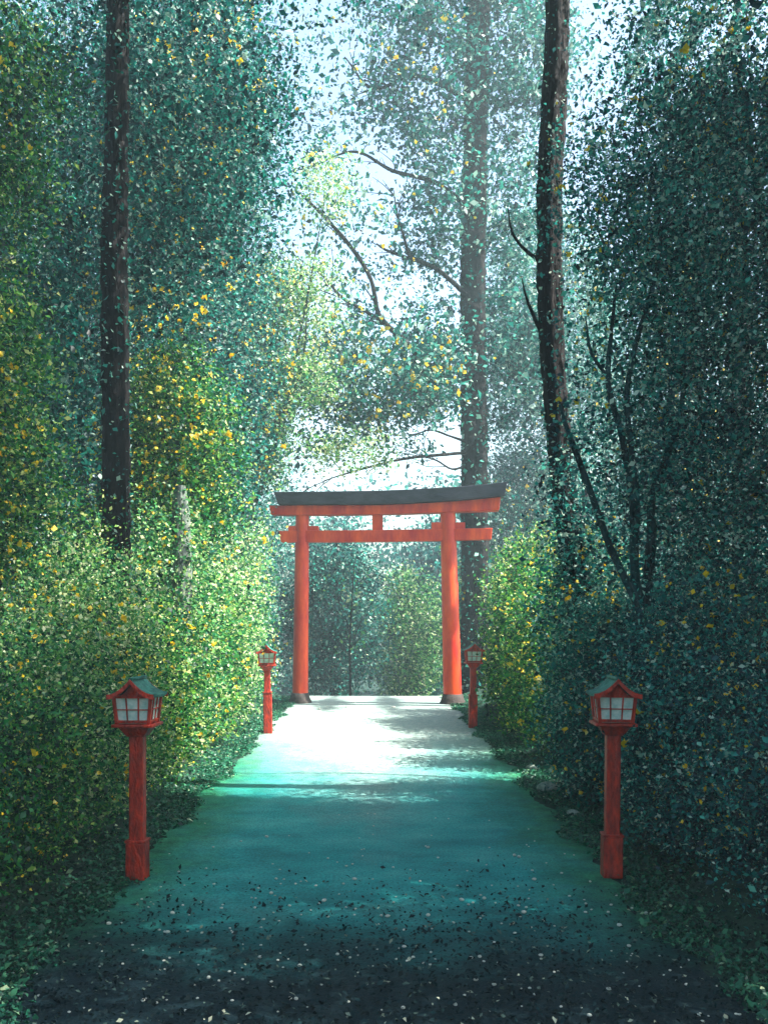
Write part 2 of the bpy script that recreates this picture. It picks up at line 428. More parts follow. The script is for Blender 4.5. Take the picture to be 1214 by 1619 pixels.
# ------------------------------------------------------------------ lanterns
def lantern(px, py, label, collar, mirror=1, h=1.63):
    Y = EYE * F / (py - VY)
    X = (px - VX) * Y / F
    L = empty('stone_path_lantern'.replace('stone_', ''), (X, Y, 0), label, 'lantern', 'red lanterns along the path')
    def put(name, bm, mat, par=L, smooth=False):
        bmesh.ops.recalc_face_normals(bm, faces=bm.faces)
        me = bpy.data.meshes.new(name); bm.to_mesh(me); bm.free(); me.materials.append(mat)
        o = bpy.data.objects.new(name, me); C.collection.objects.link(o); o.parent = par
        return o
    s = h / 1.63
    bm = bmesh.new(); add_box(bm, (-.057, -.057, 0.0), (.057, .057, 1.2 * s)); bevel(bm, 0.012); put('post', bm, M['red_worn'])
    bm = bmesh.new(); add_box(bm, (-.078, -.078, 0), (.078, .078, collar)); bevel(bm, 0.012); put('post_sleeve', bm, M['red_worn'])
    bm = bmesh.new(); add_box(bm, (-.084, -.084, collar + 0.001), (.084, .084, collar + 0.022)); bevel(bm, 0.006); put('collar', bm, M['red_worn'])
    z0 = 1.2 * s
    bm = bmesh.new()
    add_box(bm, (-.07, -.07, z0 - .05), (.07, .07, z0 + .03), ((-.125, -.125), (.125, .125)))
    bevel(bm, 0.006); put('bracket', bm, M['red_worn'])
    bm = bmesh.new(); add_box(bm, (-.165, -.165, z0 + .031), (.165, .165, z0 + .056)); bevel(bm, 0.006); put('shelf', bm, M['red_worn'])
    zb, zt = z0 + .057, z0 + .285
    wb, wt = .128, .150
    # frame: four leaning corner posts, top and bottom rails
    bm = bmesh.new()
    e = .013
    for sx in (-1, 1):
        for sy in (-1, 1):
            add_box(bm, (sx * wb - e, sy * wb - e, zb), (sx * wb + e, sy * wb + e, zt), ((sx * wt - e, sy * wt - e), (sx * wt + e, sy * wt + e)))
    for zz, ww in ((zb + .008, wb + .001), (zt - .022, wt - .001)):
        for s_ in (-1, 1):
            add_box(bm, (-ww + e, s_ * ww - .010, zz), (ww - e, s_ * ww + .010, zz + .022))
            add_box(bm, (s_ * ww - .010, -ww + e, zz), (s_ * ww + .010, ww - e, zz + .022))
    # glazing bars
    fr = put('lamp_frame', bm, M['red_worn'])
    bm = bmesh.new()
    for f in range(4):
        rot = Matrix.Rotation(f * math.pi / 2, 4, 'Z')
        for k in (-1, 1):
            vs = add_box(bm, (k * .044 - .005, -wb - .004, zb + .030), (k * .044 + .005, -wb + .006, zt - .022), ((k * .05 - .005, -wt - .004), (k * .05 + .005, -wt + .006)))
            bmesh.ops.transform(bm, matrix=rot, verts=vs)
        wm = (wb + wt) / 2
        vs = add_box(bm, (-wm + e, -wm - .003, (zb + zt) / 2 - .004), (wm - e, -wm + .005, (zb + zt) / 2 + .004))
        bmesh.ops.transform(bm, matrix=rot, verts=vs)
    put('glazing_bars', bm, M['red_worn'], fr)
    for f in range(4):
        rot = Matrix.Rotation(f * math.pi / 2, 4, 'Z')
        bm = bmesh.new()
        add_box(bm, (-wb + e, -wb + .007, zb + .004), (wb - e, -wb + .011, zt - .004), ((-wt + e, -wt + .007), (wt - e, -wt + .011)))
        bmesh.ops.transform(bm, matrix=rot, verts=list(bm.verts))
        put('pane', bm, M['pane'], fr)
    # gable boards front and back, then the curved roof
    zr = z0 + .395
    def slope(t): return (t * .188, zr - (zr - zt + .012) * (1 - (1 - t) ** 1.9) )
    for sy in (-1, 1):
        bm = bmesh.new()
        prof = [(-.15, zt + .001), (.15, zt + .001)] + [(slope(k / 6)[0] * .9, slope(k / 6)[1] - .018) for k in (4, 3, 2, 1, 0)] + [(-slope(k / 6)[0] * .9, slope(k / 6)[1] - .018) for k in (1, 2, 3, 4)]
        a = [bm.verts.new((x, sy * .135, z)) for x, z in prof]; b = [bm.verts.new((x, sy * .155, z)) for x, z in prof]
        bm.faces.new(a); bm.faces.new(b[::-1])
        for i in range(len(a)): bm.faces.new((a[i], a[(i + 1) % len(a)], b[(i + 1) % len(a)], b[i]))
        put('gable', bm, M['red_worn'])
    bm = bmesh.new()
    K = 10
    line = [(-slope(k / K)[0], slope(k / K)[1]) for k in range(K, 0, -1)] + [slope(k / K) for k in range(K + 1)]
    ysn = [-.20, -.1, 0, .1, .20]
    up = []; lo = []
    for yv in ysn:
        lift = .012 * (abs(yv) / .2) ** 2
        up.append([bm.verts.new((x, yv, z + lift + .012)) for x, z in line])
        lo.append([bm.verts.new((x, yv, z + lift - .008)) for x, z in line])
    n = len(line)
    for i in range(len(ysn) - 1):
        for k in range(n - 1):
            bm.faces.new((up[i][k], up[i][k + 1], up[i + 1][k + 1], up[i + 1][k]))
            bm.faces.new((lo[i][k], lo[i + 1][k], lo[i + 1][k + 1], lo[i][k + 1]))
        bm.faces.new((up[i][0], up[i + 1][0], lo[i + 1][0], lo[i][0])); bm.faces.new((up[i][-1], lo[i][-1], lo[i + 1][-1], up[i + 1][-1]))
    for i in (0, len(ysn) - 1):
        for k in range(n - 1):
            bm.faces.new((up[i][k], lo[i][k], lo[i][k + 1], up[i][k + 1]))
    rf = put('roof', bm, M['copper'])
    bm = bmesh.new(); add_box(bm, (-.018, -.21, zr + .010), (.018, .21, zr + .034)); bevel(bm, .006); put('ridge', bm, M['copper'], rf)
    # barge boards along the gable ends
    for sy in (-1, 1):
        bm = bmesh.new()
        for k in range(n - 1):
            (x0, z0_), (x1, z1_) = line[k], line[k + 1]
            y0, y1 = (sy * .202, sy * .216)
            v = [bm.verts.new(c) for c in ((x0, y0, z0_ - .016), (x1, y0, z1_ - .016), (x1, y0, z1_ + .022), (x0, y0, z0_ + .022), (x0, y1, z0_ - .016), (x1, y1, z1_ - .016), (x1, y1, z1_ + .022), (x0, y1, z0_ + .022))]
            for f in ((0, 1, 2, 3), (4, 7, 6, 5), (0, 4, 5, 1), (3, 2, 6, 7)): bm.faces.new([v[i] for i in f])
        bmesh.ops.remove_doubles(bm, verts=list(bm.verts), dist=1e-4)
        put('barge_board', bm, M['red_worn'], rf)
    L.rotation_euler = (R(.5 * math.sin(px)), R(.9 * math.sin(px * 1.7)), R(4 * math.sin(px * 2.3)))
    return L

lantern(218, 1390, 'large worn red lantern with green roof at the left edge of the path', 0.30)
lantern(966, 1386, 'large worn red lantern half lost in dark shrubs at the right edge of the path', 0.33)
lantern(424, 1160, 'small red lantern with white panes standing left of the torii gate', 0.74)
lantern(747, 1151, 'small red lantern close against the right post of the torii gate', 0.62)

# ------------------------------------------------------------------ plants
def ivy(trunk_pts, rad, n, rng, parent, mat, size, name='ivy', bias=None):
    p = np.array([tuple(a) for a in trunk_pts]); r = np.array(rad)
    t = rng.uniform(0, len(p) - 1.001, n); i = t.astype(int); f = (t - i)[:, None]
    c = p[i] * (1 - f) + p[i + 1] * f
    rr = (r[i] * (1 - f[:, 0]) + r[i + 1] * f[:, 0]) * rng.uniform(1.02, 1.22, n)
    a = rng.uniform(0, 2 * np.pi, n)
    pos = c + np.stack([np.cos(a) * rr, np.sin(a) * rr, np.zeros(n)], 1)
    return leaves(name, pos, np.full(n, size), np.clip(rng.normal(.6, .25, n), 0, 1), mat, parent, rng, 0.2, 0.7)

def blossoms(pos, n, size, rng, parent):
    size = .0034 * float(np.clip(pos[:, 1].mean(), 7, 26))
    n = int(n * 5)
    front = pos[pos[:, 1] < np.quantile(pos[:, 1], .16)]
    c = front[rng.choice(len(front), n)] + rng.normal(0, 0.03, (n, 3)) - np.array([0, size, 0])
    k = 5
    idx = np.repeat(np.arange(n), k)
    sz = (size * rng.choice([0.6, 0.8, 1.0, 1.5], n, p=[.35, .3, .25, .1]))[idx]
    pp = c[idx] + rng.normal(size=(n * k, 3)) * (sz * 0.22)[:, None]
    v, q = leaf_quads(pp, sz, None, rng, 0.3, 0.8)
    o = link('blossoms', np_mesh('blossoms', v, q, np.clip(rng.normal(.5, .2, n * k), 0, 1)), M['yellow'], parent)
    o['kind'] = 'stuff'
    return o

def shrub(loc, r, label, mat, size, n, seed, tm=0.5, yellow=40, group='shrubs along the path', name='shrub', stems=6):
    rng = np.random.default_rng(seed)
    x, y = loc
    z = float(ground_z(np.array(x), np.array(y)))
    root = empty(name, (x, y, z), label, 'shrub', group)
    rx, ry, rz = r
    nc = max(20, n // 30)
    c0 = np.array([x, y, z + rz * 0.82])
    pos, tint = clumps(rng, [(c0, r, nc, 45, 0.13 * (rx + rz) / 2 + 0.04, tm), (c0 - [0, 0, rz * 0.5], (rx * 1.02, ry * 1.02, rz * 0.45), nc // 4, 45, 0.12, tm)])
    ns = 26
    d = unit(rng.normal(size=(ns, 3)) + np.array([0, 0, .7])); d[:, 2] = np.abs(d[:, 2])
    b0 = c0 + d * np.array(r) * .9
    tl = rng.uniform(0, 1, (ns, 26)); ln = rng.uniform(.18, .5, ns) * (rx + rz) * .5
    sp_ = (b0[:, None, :] + (d + [0, 0, .5])[:, None, :] * (tl * ln[:, None])[..., None] + rng.normal(0, size * .9, (ns, 26, 3))).reshape(-1, 3)
    pos = np.concatenate([pos, sp_]); tint = np.concatenate([tint, np.clip(rng.normal(tm + .12, .2, len(sp_)), 0, 1)])
    gz = ground_z(pos[:, 0], pos[:, 1]) + 0.02
    keep = pos[:, 2] > gz
    keep &= np.abs(pos[:, 0]) > 2.0 + 0.12 * rng.normal(size=len(pos)) + 0.10 * np.clip(1 - pos[:, 2], 0, 1)
    pos, tint = pos[keep], tint[keep]
    leaves('foliage', pos, np.full(len(pos), size), tint, M[mat], root, rng)
    for k in range(stems):
        a = rng.uniform(0, 6.28); e = c0 + np.array([math.cos(a) * rx * .55, math.sin(a) * ry * .55, rz * rng.uniform(.1, .6)])
        b = np.array([x + rng.normal(0, .08), y + rng.normal(0, .08), z - .05])
        m_ = (b + e) / 2 + np.array([0, 0, .1])
        tube('stem', [b, m_, e], [.025, .018, .008], M['bark'], root, sides=6, seg=0.2, seed=seed + k)
    if yellow: blossoms(pos, yellow, size * 0.8, rng, root)
    return root

def tree(base, trunk, rad, label, mat, ells, size, seed, bark='bark', limbs=(), yellow=0, ivyn=0, group='trees beside the path', name='tree', cat='tree', up=0.5, dens=3.2):
    rng = np.random.default_rng(seed)
    root = empty(name, base, label, cat, group)
    tr = tube('trunk', trunk, rad, M[bark], root, sides=26, seed=seed, rough=0.10, seg=0.07)
    for i, (lp, lr) in enumerate(limbs):
        tube('limb', lp, lr, M[bark], root, sides=8, seed=seed + i + 1, rough=0.12)
    if len(limbs) > 6:
        for i, (lp, lr) in enumerate(limbs):
            lp = [np.array(tuple(a)) for a in lp]
            for k in range(7):
                j = rng.integers(1, len(lp) - 1) if len(lp) > 2 else 0
                f = rng.uniform(0, 1); a = lp[j] * (1 - f) + lp[j + 1] * f
                d = (lp[j + 1] - lp[j]); d = d / np.linalg.norm(d) + rng.normal(0, .55, 3) + np.array([0, 0, .15])
                ln = rng.uniform(.4, 1.1)
                tube('twig', [a, a + d * ln * .5 + rng.normal(0, .06, 3), a + d * ln + rng.normal(0, .12, 3)], [lr[j] * .4, .012, .005], M[bark], root, sides=5, seed=seed + i * 9 + k, rough=.1)
    if ells:
        pos, tint = clumps(rng, ells, dens)
        keep = pos[:, 2] > ground_z(pos[:, 0], pos[:, 1]) + 0.05
        pos, tint = pos[keep], tint[keep]
        leaves('crown', pos, np.full(len(pos), size), tint, M[mat], root, rng, up)
        if yellow: blossoms(pos, yellow, size * 0.85, rng, root)
    if ivyn: ivy(trunk, rad, ivyn * 3, rng, root, M[mat], size * 0.8)
    return root

def limbs_to(trunk_pt, targets, r0, rng):
    out = []
    for t in targets:
        a, b = np.array(trunk_pt, float), np.array(t, float)
        m1 = a * .65 + b * .35 + rng.normal(0, .12, 3); m2 = a * .3 + b * .7 + rng.normal(0, .15, 3)
        out.append(([a, m1, m2, b], [r0, r0 * .7, r0 * .45, r0 * .15]))
    return out

# ---- left side trees
rg = np.random.default_rng(5)
Y = 13.0
tp = [P(186, 1250, Y), P(186, 890, Y), P(184, 600, Y), P(183, 400, Y), P(186, 200, Y), P(188, 0, Y), P(190, -250, Y)]
tree((tp[0].x, Y, tp[0].z), tp, [.20, .165, .16, .155, .14, .13, .10],
     'tall dark rough trunk with teal crown rising behind the near left lantern', 'teal',
     [((-3.3, 14.6, 9.2), (2.4, 1.4, 2.6), 150, 45, .28, .34), ((-1.0, 9.0, 11.0), (4.0, 5.6, 1.0), 420, 50, .34, .4),
      ((-4.6, 13.6, 5.6), (.9, .8, 2.2), 60, 45, .24, .45)],
     0.075, 11, limbs=limbs_to(P(188, -60, Y), [(-5, 14, 11.5), (-1.2, 12, 11.3), (-3.0, 15, 12), (0.8, 11, 11.6)], .09, rg), yellow=90, ivyn=500)
tree((-4.6, 17.5, .8), [(-4.6, 17.5, .3), (-4.55, 17.5, 4), (-4.5, 17.5, 11)], [.2, .17, .1],
     'dense teal tree filling the space between the dark left trunk and the pale gap', 'teal',
     [((-4.0, 17.5, 6.5), (2.0, 1.6, 4.6), 330, 50, .27, .36), ((-3.2, 17.2, 10.6), (1.8, 1.5, 2.2), 150, 50, .27, .34)],
     0.07, 12, limbs=limbs_to((-4.55, 17.5, 5), [(-3, 17, 8), (-5.6, 17, 8), (-3.2, 17.5, 10.5)], .08, rg), yellow=170)
tree((-4.4, 22.5, .8), [(-4.4, 22.5, .3), (-4.3, 22.5, 6), (-4.2, 22.5, 15)], [.24, .2, .1],
     'tall blue green tree edging the pale sky gap left of the torii gate', 'teal',
     [((-4.1, 22.5, 9.0), (2.1, 1.8, 6.0), 360, 50, .30, .38), ((-3.9, 22.5, 14.2), (2.0, 1.8, 2.8), 160, 50, .3, .38)],
     0.085, 13, limbs=limbs_to((-4.3, 22.5, 6), [(-2.6, 22, 9), (-5.6, 22, 9), (-2.8, 22, 13)], .09, rg), yellow=130)
tree((-5.2, 11.0, .9), [(-5.2, 11.0, .4), (-5.15, 11, 4), (-5.0, 11, 9)], [.18, .15, .08],
     'fresh green tree at the left edge of the picture beside the dark trunk', 'green',
     [((-4.5, 11.2, 4.3), (1.0, .8, 1.9), 150, 50, .2, .5), ((-4.4, 11.3, 7.6), (1.0, .9, 1.6), 90, 50, .2, .35)],
     0.055, 14, limbs=limbs_to((-5.15, 11, 3.5), [(-4.2, 11, 5.2), (-5.6, 11, 6), (-4.2, 11.2, 7.4)], .06, rg), yellow=120)
tree((-3.2, 16.0, .6), [(-3.2, 16.0, .2), (-3.15, 16, 2.5), (-3.1, 16, 4.4)], [.11, .09, .05],
     'small bright green tree right of the dark left trunk', 'green',
     [((-3.0, 15.6, 4.6), (.95, .8, 1.7), 150, 50, .2, .45)], 0.06, 15, limbs=limbs_to((-3.15, 16, 2.4), [(-2.6, 15.8, 5), (-3.5, 15.8, 5.2)], .05, rg), yellow=45)
tree((-3.3, 25.5, .5), [(-3.3, 25.5, .1), (-3.25, 25.5, 5), (-3.1, 25.5, 9)], [.14, .12, .06],
     'slim pale green tree just left of the torii gate', 'lime',
     [((-2.9, 25.8, 7.7), (.95, 1.0, 2.4), 130, 50, .24, .45), ((-2.6, 25.9, 10.2), (.8, .9, 1.2), 45, 45, .26, .6), ((-1.5, 26.0, 10.4), (.9, .9, 1.2), 20, 42, .3, .75), ((-1.2, 26.0, 13.2), (.8, .9, .9), 14, 40, .3, .75), ((-1.6, 26.0, 8.4), (.6, .8, 1.2), 16, 40, .25, .65), ((-.6, 26.2, 6.4), (1.6, .6, .5), 14, 40, .25, .7)],
     0.085, 16, limbs=limbs_to((-3.25, 25.5, 4), [(-2.4, 25.5, 7), (-3.7, 25.5, 7.5), (-1.6, 25.8, 10.6), (-1.2, 26, 12.8)], .06, rg), yellow=50)
sn = [P(285, 1100, 14.2), P(287, 900, 14.2), P(286, 820, 14.2), P(284, 768, 14.2)]
tree((sn[0].x, 14.2, .5), [(sn[0].x, 14.2, .2)] + sn[1:], [.15, .125, .115, .07], 'broken pale mossy tree stump among the shrubs left of the torii gate', 'lime', None, .05, 17,
     bark='bark_pale', ivyn=160, name='tree_snag', cat='snag')

# ---- right side trees
Y = 29.0
ta = [P(752, 1110, Y), P(751, 900, Y), P(750, 700, Y), P(748, 450, Y), P(752, 200, Y), P(756, 0, Y), P(758, -200, Y)]
def LA(l, r): return ([P(x, y, yy) for x, y, yy in l], r)
limA = [LA([(742, 640, 28.9), (690, 590, 28.3), (640, 540, 27.8), (600, 500, 27.5), (585, 440, 27.3), (550, 385, 27.1), (500, 330, 27), (466, 300, 27)], [.10, .085, .075, .065, .055, .05, .04, .02]),
        LA([(612, 515, 27.6), (575, 490, 27.4), (540, 470, 27.2), (515, 440, 27), (490, 420, 27)], [.05, .045, .04, .03, .012]),
        LA([(742, 470, 28.8), (690, 425, 28.4), (645, 408, 28.2), (610, 395, 28), (595, 385, 28)], [.07, .06, .05, .035, .02]),
        LA([(648, 408, 28.2), (637, 370, 28.2), (628, 340, 28.2), (622, 300, 28.2)], [.04, .035, .03, .012]),
        LA([(742, 330, 28.8), (690, 290, 28.5), (620, 270, 28.2), (560, 240, 28), (490, 265, 27.8)], [.07, .06, .05, .035, .015]),
        LA([(744, 160, 28.8), (660, 120, 28.4), (590, 140, 28), (545, 90, 27.8)], [.07, .055, .04, .015]),
        LA([(740, 735, 28.8), (715, 742, 28.6), (690, 728, 28.5), (668, 722, 28.4)], [.04, .03, .025, .012]),
        LA([(740, 700, 28.8), (712, 690, 28.6), (680, 680, 28.4), (650, 690, 28.4)], [.04, .03, .025, .012]),
        LA([(742, 715, 28.8), (640, 725, 28), (560, 745, 27.6), (512, 760, 27.4)], [.045, .035, .025, .01])]
def E(px, py, y, rx, ry, rz, nc, k, s, t):
    c = P(px, py, y); return ((c.x, c.y, c.z), (rx, ry, rz), nc, k, s, t)
tree((ta[0].x, Y, 0), ta, [.40, .36, .35, .33, .31, .30, .26],
     'tall black trunk rising behind the right end of the torii gate', 'teal',
     [E(670, 130, 29, 1.9, 1.6, 2.2, 150, 44, .30, .5), E(690, 330, 29, 1.0, 1.4, 2.0, 90, 36, .30, .55), E(585, 600, 28, 2.6, 1.4, 1.6, 210, 44, .36, .6),
      E(560, 420, 28, 1.7, 1.4, 2.4, 48, 34, .36, .55), E(540, 170, 28, 1.6, 1.4, 2.6, 36, 36, .36, .55), E(680, 560, 29, 1.0, 1.2, 1.9, 110, 36, .3, .55),
      E(820, 100, 30, 1.8, 1.6, 2.4, 190, 44, .3, .5), E(810, 330, 30, 1.4, 1.4, 2.2, 110, 40, .3, .6), E(820, 560, 30, 1.6, 1.4, 2.4, 170, 44, .3, .5), E(690, -40, 29, 3.2, 1.6, 1.0, 130, 44, .3, .45),
      E(580, 700, 28.5, 2.2, 1.0, .5, 26, 26, .3, .6)],
     0.145, 21, dens=0.95, limbs=limA, yellow=90, ivyn=900)
Y = 12.2
tb = [P(932, 1100, Y), P(912, 940, Y), P(890, 790, Y), P(876, 640, Y), P(867, 480, Y), P(866, 300, Y), P(876, 100, Y), P(880, -80, Y), P(884, -260, Y)]
limB = [([P(868, 420, Y), P(835, 400, Y), P(810, 370, Y), P(803, 330, Y)], [.03, .024, .016, .006]),
        ([P(872, 560, Y), P(835, 480, Y), P(825, 440, Y)], [.03, .018, .006])]
tree((tb[0].x, Y, .5), [(tb[0].x, Y, .1)] + tb, [.19, .17, .15, .14, .135, .14, .145, .14, .13, .115, .10],
     'straight dark trunk standing right of the tall black trunk, bare of low branches', 'navy',
     [((3.0, 10.9, 6.6), (1.0, .4, 1.7), 100, 45, .2, .5), ((2.9, 10.9, 4.2), (.95, .4, 1.5), 36, 45, .2, .5), ((2.4, 12.0, 3.2), (.4, .3, 1.0), 26, 40, .18, .5)],
     0.052, 22, limbs=limB, yellow=80, ivyn=400)
Y = 9.6
def S(l): return [P(x, y, Y) for x, y in l]
stems = [(S([(1012, 980), (1003, 900), (1000, 800), (985, 700), (962, 610), (965, 540), (975, 440)]), [.08, .065, .05, .045, .04, .03, .015]),
         (S([(1020, 960), (1030, 840), (1028, 790), (1048, 738), (1075, 650), (1082, 560)]), [.08, .065, .06, .05, .04, .02]),
         (S([(1003, 880), (1005, 780), (990, 640), (1000, 560), (1028, 460), (1042, 395), (1035, 300), (1010, 190)]), [.045, .042, .04, .036, .034, .03, .022, .012]),
         (S([(965, 600), (935, 560), (925, 500)]), [.03, .022, .008]),
         (S([(1008, 960), (965, 868), (930, 770), (900, 690), (884, 640)]), [.06, .055, .05, .042, .025])]
stems = [(p, [.66 * v for v in r]) for p, r in stems]
tc0 = S([(1015, 1130), (1014, 1050), (1012, 980)])
tree((tc0[0].x, Y, .6), [(tc0[0].x, Y, .3)] + tc0, [.11, .10, .09, .075],
     'multi stemmed dark tree with curved stems above the near right lantern', 'navy',
     [((3.3, 9.5, 5.7), (1.25, .45, 1.5), 150, 45, .17, .5), ((3.1, 9.6, 3.6), (1.2, .4, 1.2), 80, 45, .17, .45), ((2.2, 7.4, 10.6), (3.4, 5.6, .9), 380, 50, .32, .4)],
     0.046, 23, bark='bark_teal', limbs=stems, yellow=40)
tree((4.5, 10.4, 1.0), [(4.5, 10.4, .5), (4.4, 10.4, 5), (4.3, 10.4, 8.4)], [.2, .16, .1],
     'dense dark teal tree at the right edge of the picture', 'navy',
     [((3.9, 10.3, 4.7), (1.3, .45, 3.3), 200, 48, .2, .45), ((3.8, 10.3, 8.0), (1.4, .55, 1.4), 80, 45, .25, .55)],
     0.055, 24, limbs=limbs_to((4.4, 10.4, 4.5), [(3.6, 10.3, 6.4), (5.0, 10.3, 6.4), (3.7, 10.3, 7.8)], .07, rg), yellow=110)
tree((4.3, 20.0, .8), [(4.3, 20.0, .4), (4.25, 20, 3), (4.2, 20, 5)], [.12, .10, .05],
     'low fresh green tree against the right side of the torii gate', 'green',
     [((3.8, 20.2, 2.75), (1.15, 1.0, 1.2), 190, 48, .22, .55)], 0.07, 25, limbs=limbs_to((4.25, 20, 2.2), [(3.2, 20, 3.8), (4.8, 20, 4.2)], .05, rg), yellow=70)
tree((7.6, 41.0, -3.2), [(7.6, 41, -3.4), (7.6, 41, 7), (7.5, 41, 19)], [.3, .26, .12],
     'hazy blue green tree far behind the two right trunks', 'teal',
     [((7.2, 41, 12.5), (2.8, 2, 6.6), 260, 48, .4, .6), ((6.0, 41, 6), (2.0, 1.6, 3.0), 130, 48, .38, .55)], 0.13, 26,
     limbs=limbs_to((7.6, 41, 6), [(6, 41, 10), (9, 41, 10)], .1, rg), yellow=60, group='trees beyond the gate')

# ---- rows of trees behind the shrubs
def back_tree(x, y, h, r, mat, label, seed, tm=.42, size=.085, zlow=.12):
    z = float(ground_z(np.array(x), np.array(y)))
    q = np.random.default_rng(seed)
    ells = [((x, y, z + h * (zlow + .22)), (r, r * .9, h * .24), 150, 48, .32, tm), ((x, y, z + h * .62), (r * 1.05, r * .95, h * .24), 150, 48, .32, tm), ((x, y, z + h * .88), (r * .75, r * .7, h * .16), 70, 48, .3, tm + .06)]
    tree((x, y, z), [(x, y, z - .3), (x + q.normal(0, .1), y, z + h * .5), (x + q.normal(0, .2), y, z + h)], [.24, .19, .06], label, mat, ells, size, seed,
         limbs=limbs_to((x, y, z + h * .35), [(x - r * .6, y, z + h * .6), (x + r * .6, y, z + h * .62)], .08, q), yellow=50, group='tree rows behind the shrubs', dens=2.4)
for i, (x, y, h, r, mt, tm) in enumerate([(-6.6, 14.5, 12, 1.7, 'green', .38), (-7.4, 19.5, 15, 1.9, 'teal', .38), (-7.2, 25.0, 17, 2.2, 'teal', .42), (-5.4, 30.0, 18, 2.0, 'teal', .45), (-9.5, 31, 19, 2.4, 'teal', .4), (-4.6, 36, 14, 2.2, 'teal', .5)]):
    back_tree(x, y, h, r, mt, 'dense tree in the rows behind the left side shrubs', 300 + i, tm)
for i, (x, y, h, r, mt, tm) in enumerate([(8.0, 8.4, 12, 1.1, 'navy', .36), (12.5, 17.0, 13, 1.6, 'navy', .38), (12.6, 30.5, 17, 1.9, 'navy', .42), (9.6, 30.5, 17, 2.0, 'teal', .42), (10.5, 35.5, 18, 2.3, 'teal', .42), (10.5, 45, 20, 2.6, 'teal', .48)]):
    back_tree(x, y, h, r, mt, 'dense dark tree in the rows behind the right side shrubs', 320 + i, tm)
for i, (x, y, h, r, mt, tm) in enumerate([(-4.2, 3.0, 13, 1.9, 'teal', .4), (4.6, 2.6, 12, 1.9, 'navy', .4), (5.2, 5.8, 12, 1.6, 'navy', .4), (5.6, 8.6, 12, 1.6, 'navy', .4), (-1.2, -4.5, 14, 2.6, 'teal', .4), (3.2, -5, 14, 2.6, 'navy', .4), (7.2, 7.5, 13, 1.9, 'navy', .36), (-6.6, 7.5, 13, 1.7, 'green', .36)]):
    back_tree(x, y, h, r, mt, 'dense tree shading the near end of the path', 340 + i, tm, .09, .05)

tree((8.6, 23.3, .9), [(8.6, 23.3, .5), (8.5, 23.3, 7), (8.4, 23.3, 17)], [.24, .2, .06], 'open crowned tree added to break up the sunlight before the gate', 'teal',
     [((8.5 - .79 * u, 23.7, 14.5 + .61 * u), (.10, 2.8, .10), 34, 60, r, .5) for u, r in ((-2.5, .14), (-1.35, .17), (-.45, .10), (.6, .16), (1.5, .10), (2.4, .18))],  # added tree: leaf clumps drawn out into rods to stripe the sunlight
     .10, 370, limbs=[([(8.5, 23.3, 11 + .4 * k), (8.5 - .79 * u, 23.5, 14.3 + .61 * u), (8.5 - .79 * u, 23.7 + d, 14.5 + .61 * u)], [.07, .05, .012]) for k, u in enumerate((-2.5, -1.35, .6, 2.4)) for d in (-2.6, 2.6)][:6], dens=1)
q = np.random.default_rng(380)
n = 10500  # unseen tree, added: leaves thicken toward the camera to fade sun on the path
yy = 13.4 - 3.9 * np.sqrt(q.uniform(0, 1, n)) ** 1.0
pos = np.stack([q.uniform(6.6, 11.2, n), yy, 11.6 + q.normal(0, .45, n)], 1)
tt = tree((9.2, 11.6, 1.0), [(9.2, 11.6, .5), (9.1, 11.6, 6), (9.0, 11.6, 11.4)], [.2, .16, .07], 'unseen thinly leaved tree added above the right bank to soften the sun', 'teal', None, .05, 381,
          limbs=limbs_to((9.1, 11.6, 8), [(7, 12.6, 11.4), (11, 12.4, 11.4), (7.2, 10.4, 11.6), (11, 10.4, 11.6)], .07, q))
leaves('crown', pos, np.full(n, .05), np.clip(q.normal(.45, .2, n), 0, 1), M['teal'], tt, q, 0.5)
# ---- beyond the gate
tree((-1.3, 36, -3.0), [(-1.3, 36, -3.3), (-1.3, 36, 0), (-1.2, 36, 5)], [.2, .17, .08],
     'misty blue tree standing in the hollow behind the left half of the gate', 'teal',
     [((-1.3, 36, 2.2), (1.7, 1.4, 3.2), 180, 48, .34, .4)], 0.11, 31, limbs=limbs_to((-1.3, 36, 0), [(-.4, 36, 3), (-2.2, 36, 3.4)], .07, rg), group='trees beyond the gate')
tree((1.2, 39, -3.2), [(1.2, 39, -3.4), (1.2, 39, 0), (1.25, 39, 4)], [.18, .15, .07],
     'pale green tree in the mist behind the right half of the gate', 'lime',
     [((1.4, 39, 1.2), (1.4, 1.4, 2.8), 120, 44, .34, .5)], 0.12, 32, limbs=limbs_to((1.2, 39, 0), [(2.0, 39, 2.5), (.5, 39, 3)], .07, rg), group='trees beyond the gate')
sp = np.random.default_rng(44)
tree((-.6, 29.5, -.4), [(-.6, 29.5, -.7), (-.62, 29.5, 1.5), (-.5, 29.5, 3.6)], [.035, .028, .012],
     'slender sapling with sparse leaves seen through the gate', 'lime',
     [((-.55, 29.5, 2.0), (.9, .5, 1.9), 24, 6, .22, .6)], 0.12, 33, limbs=limbs_to((-.62, 29.5, 1.2), [(-1.3, 29.5, 3), (.2, 29.5, 2.8), (-1.1, 29.4, 1.9), (.1, 29.4, 1.8)], .016, sp), name='sapling', dens=1, group='trees beyond the gate')

# ---- far wood
rng = np.random.default_rng(50)
el = []
for k in range(46):
    x = rng.uniform(-26, 26); y = rng.uniform(50, 74)
    h = rng.uniform(7, 15) + (3 if abs(x) > 6 else 0)
    el.append(((x, y, -3 + h * .5), (rng.uniform(2, 3.4), 2.4, h * .52), 60, 42, .6, .45))
pos, tint = clumps(rng, el)
tag(leaves('far_wood', pos, np.full(len(pos), .30), tint, M['teal'], None, rng), 'misty blue green wood far beyond the gate', kind='stuff')

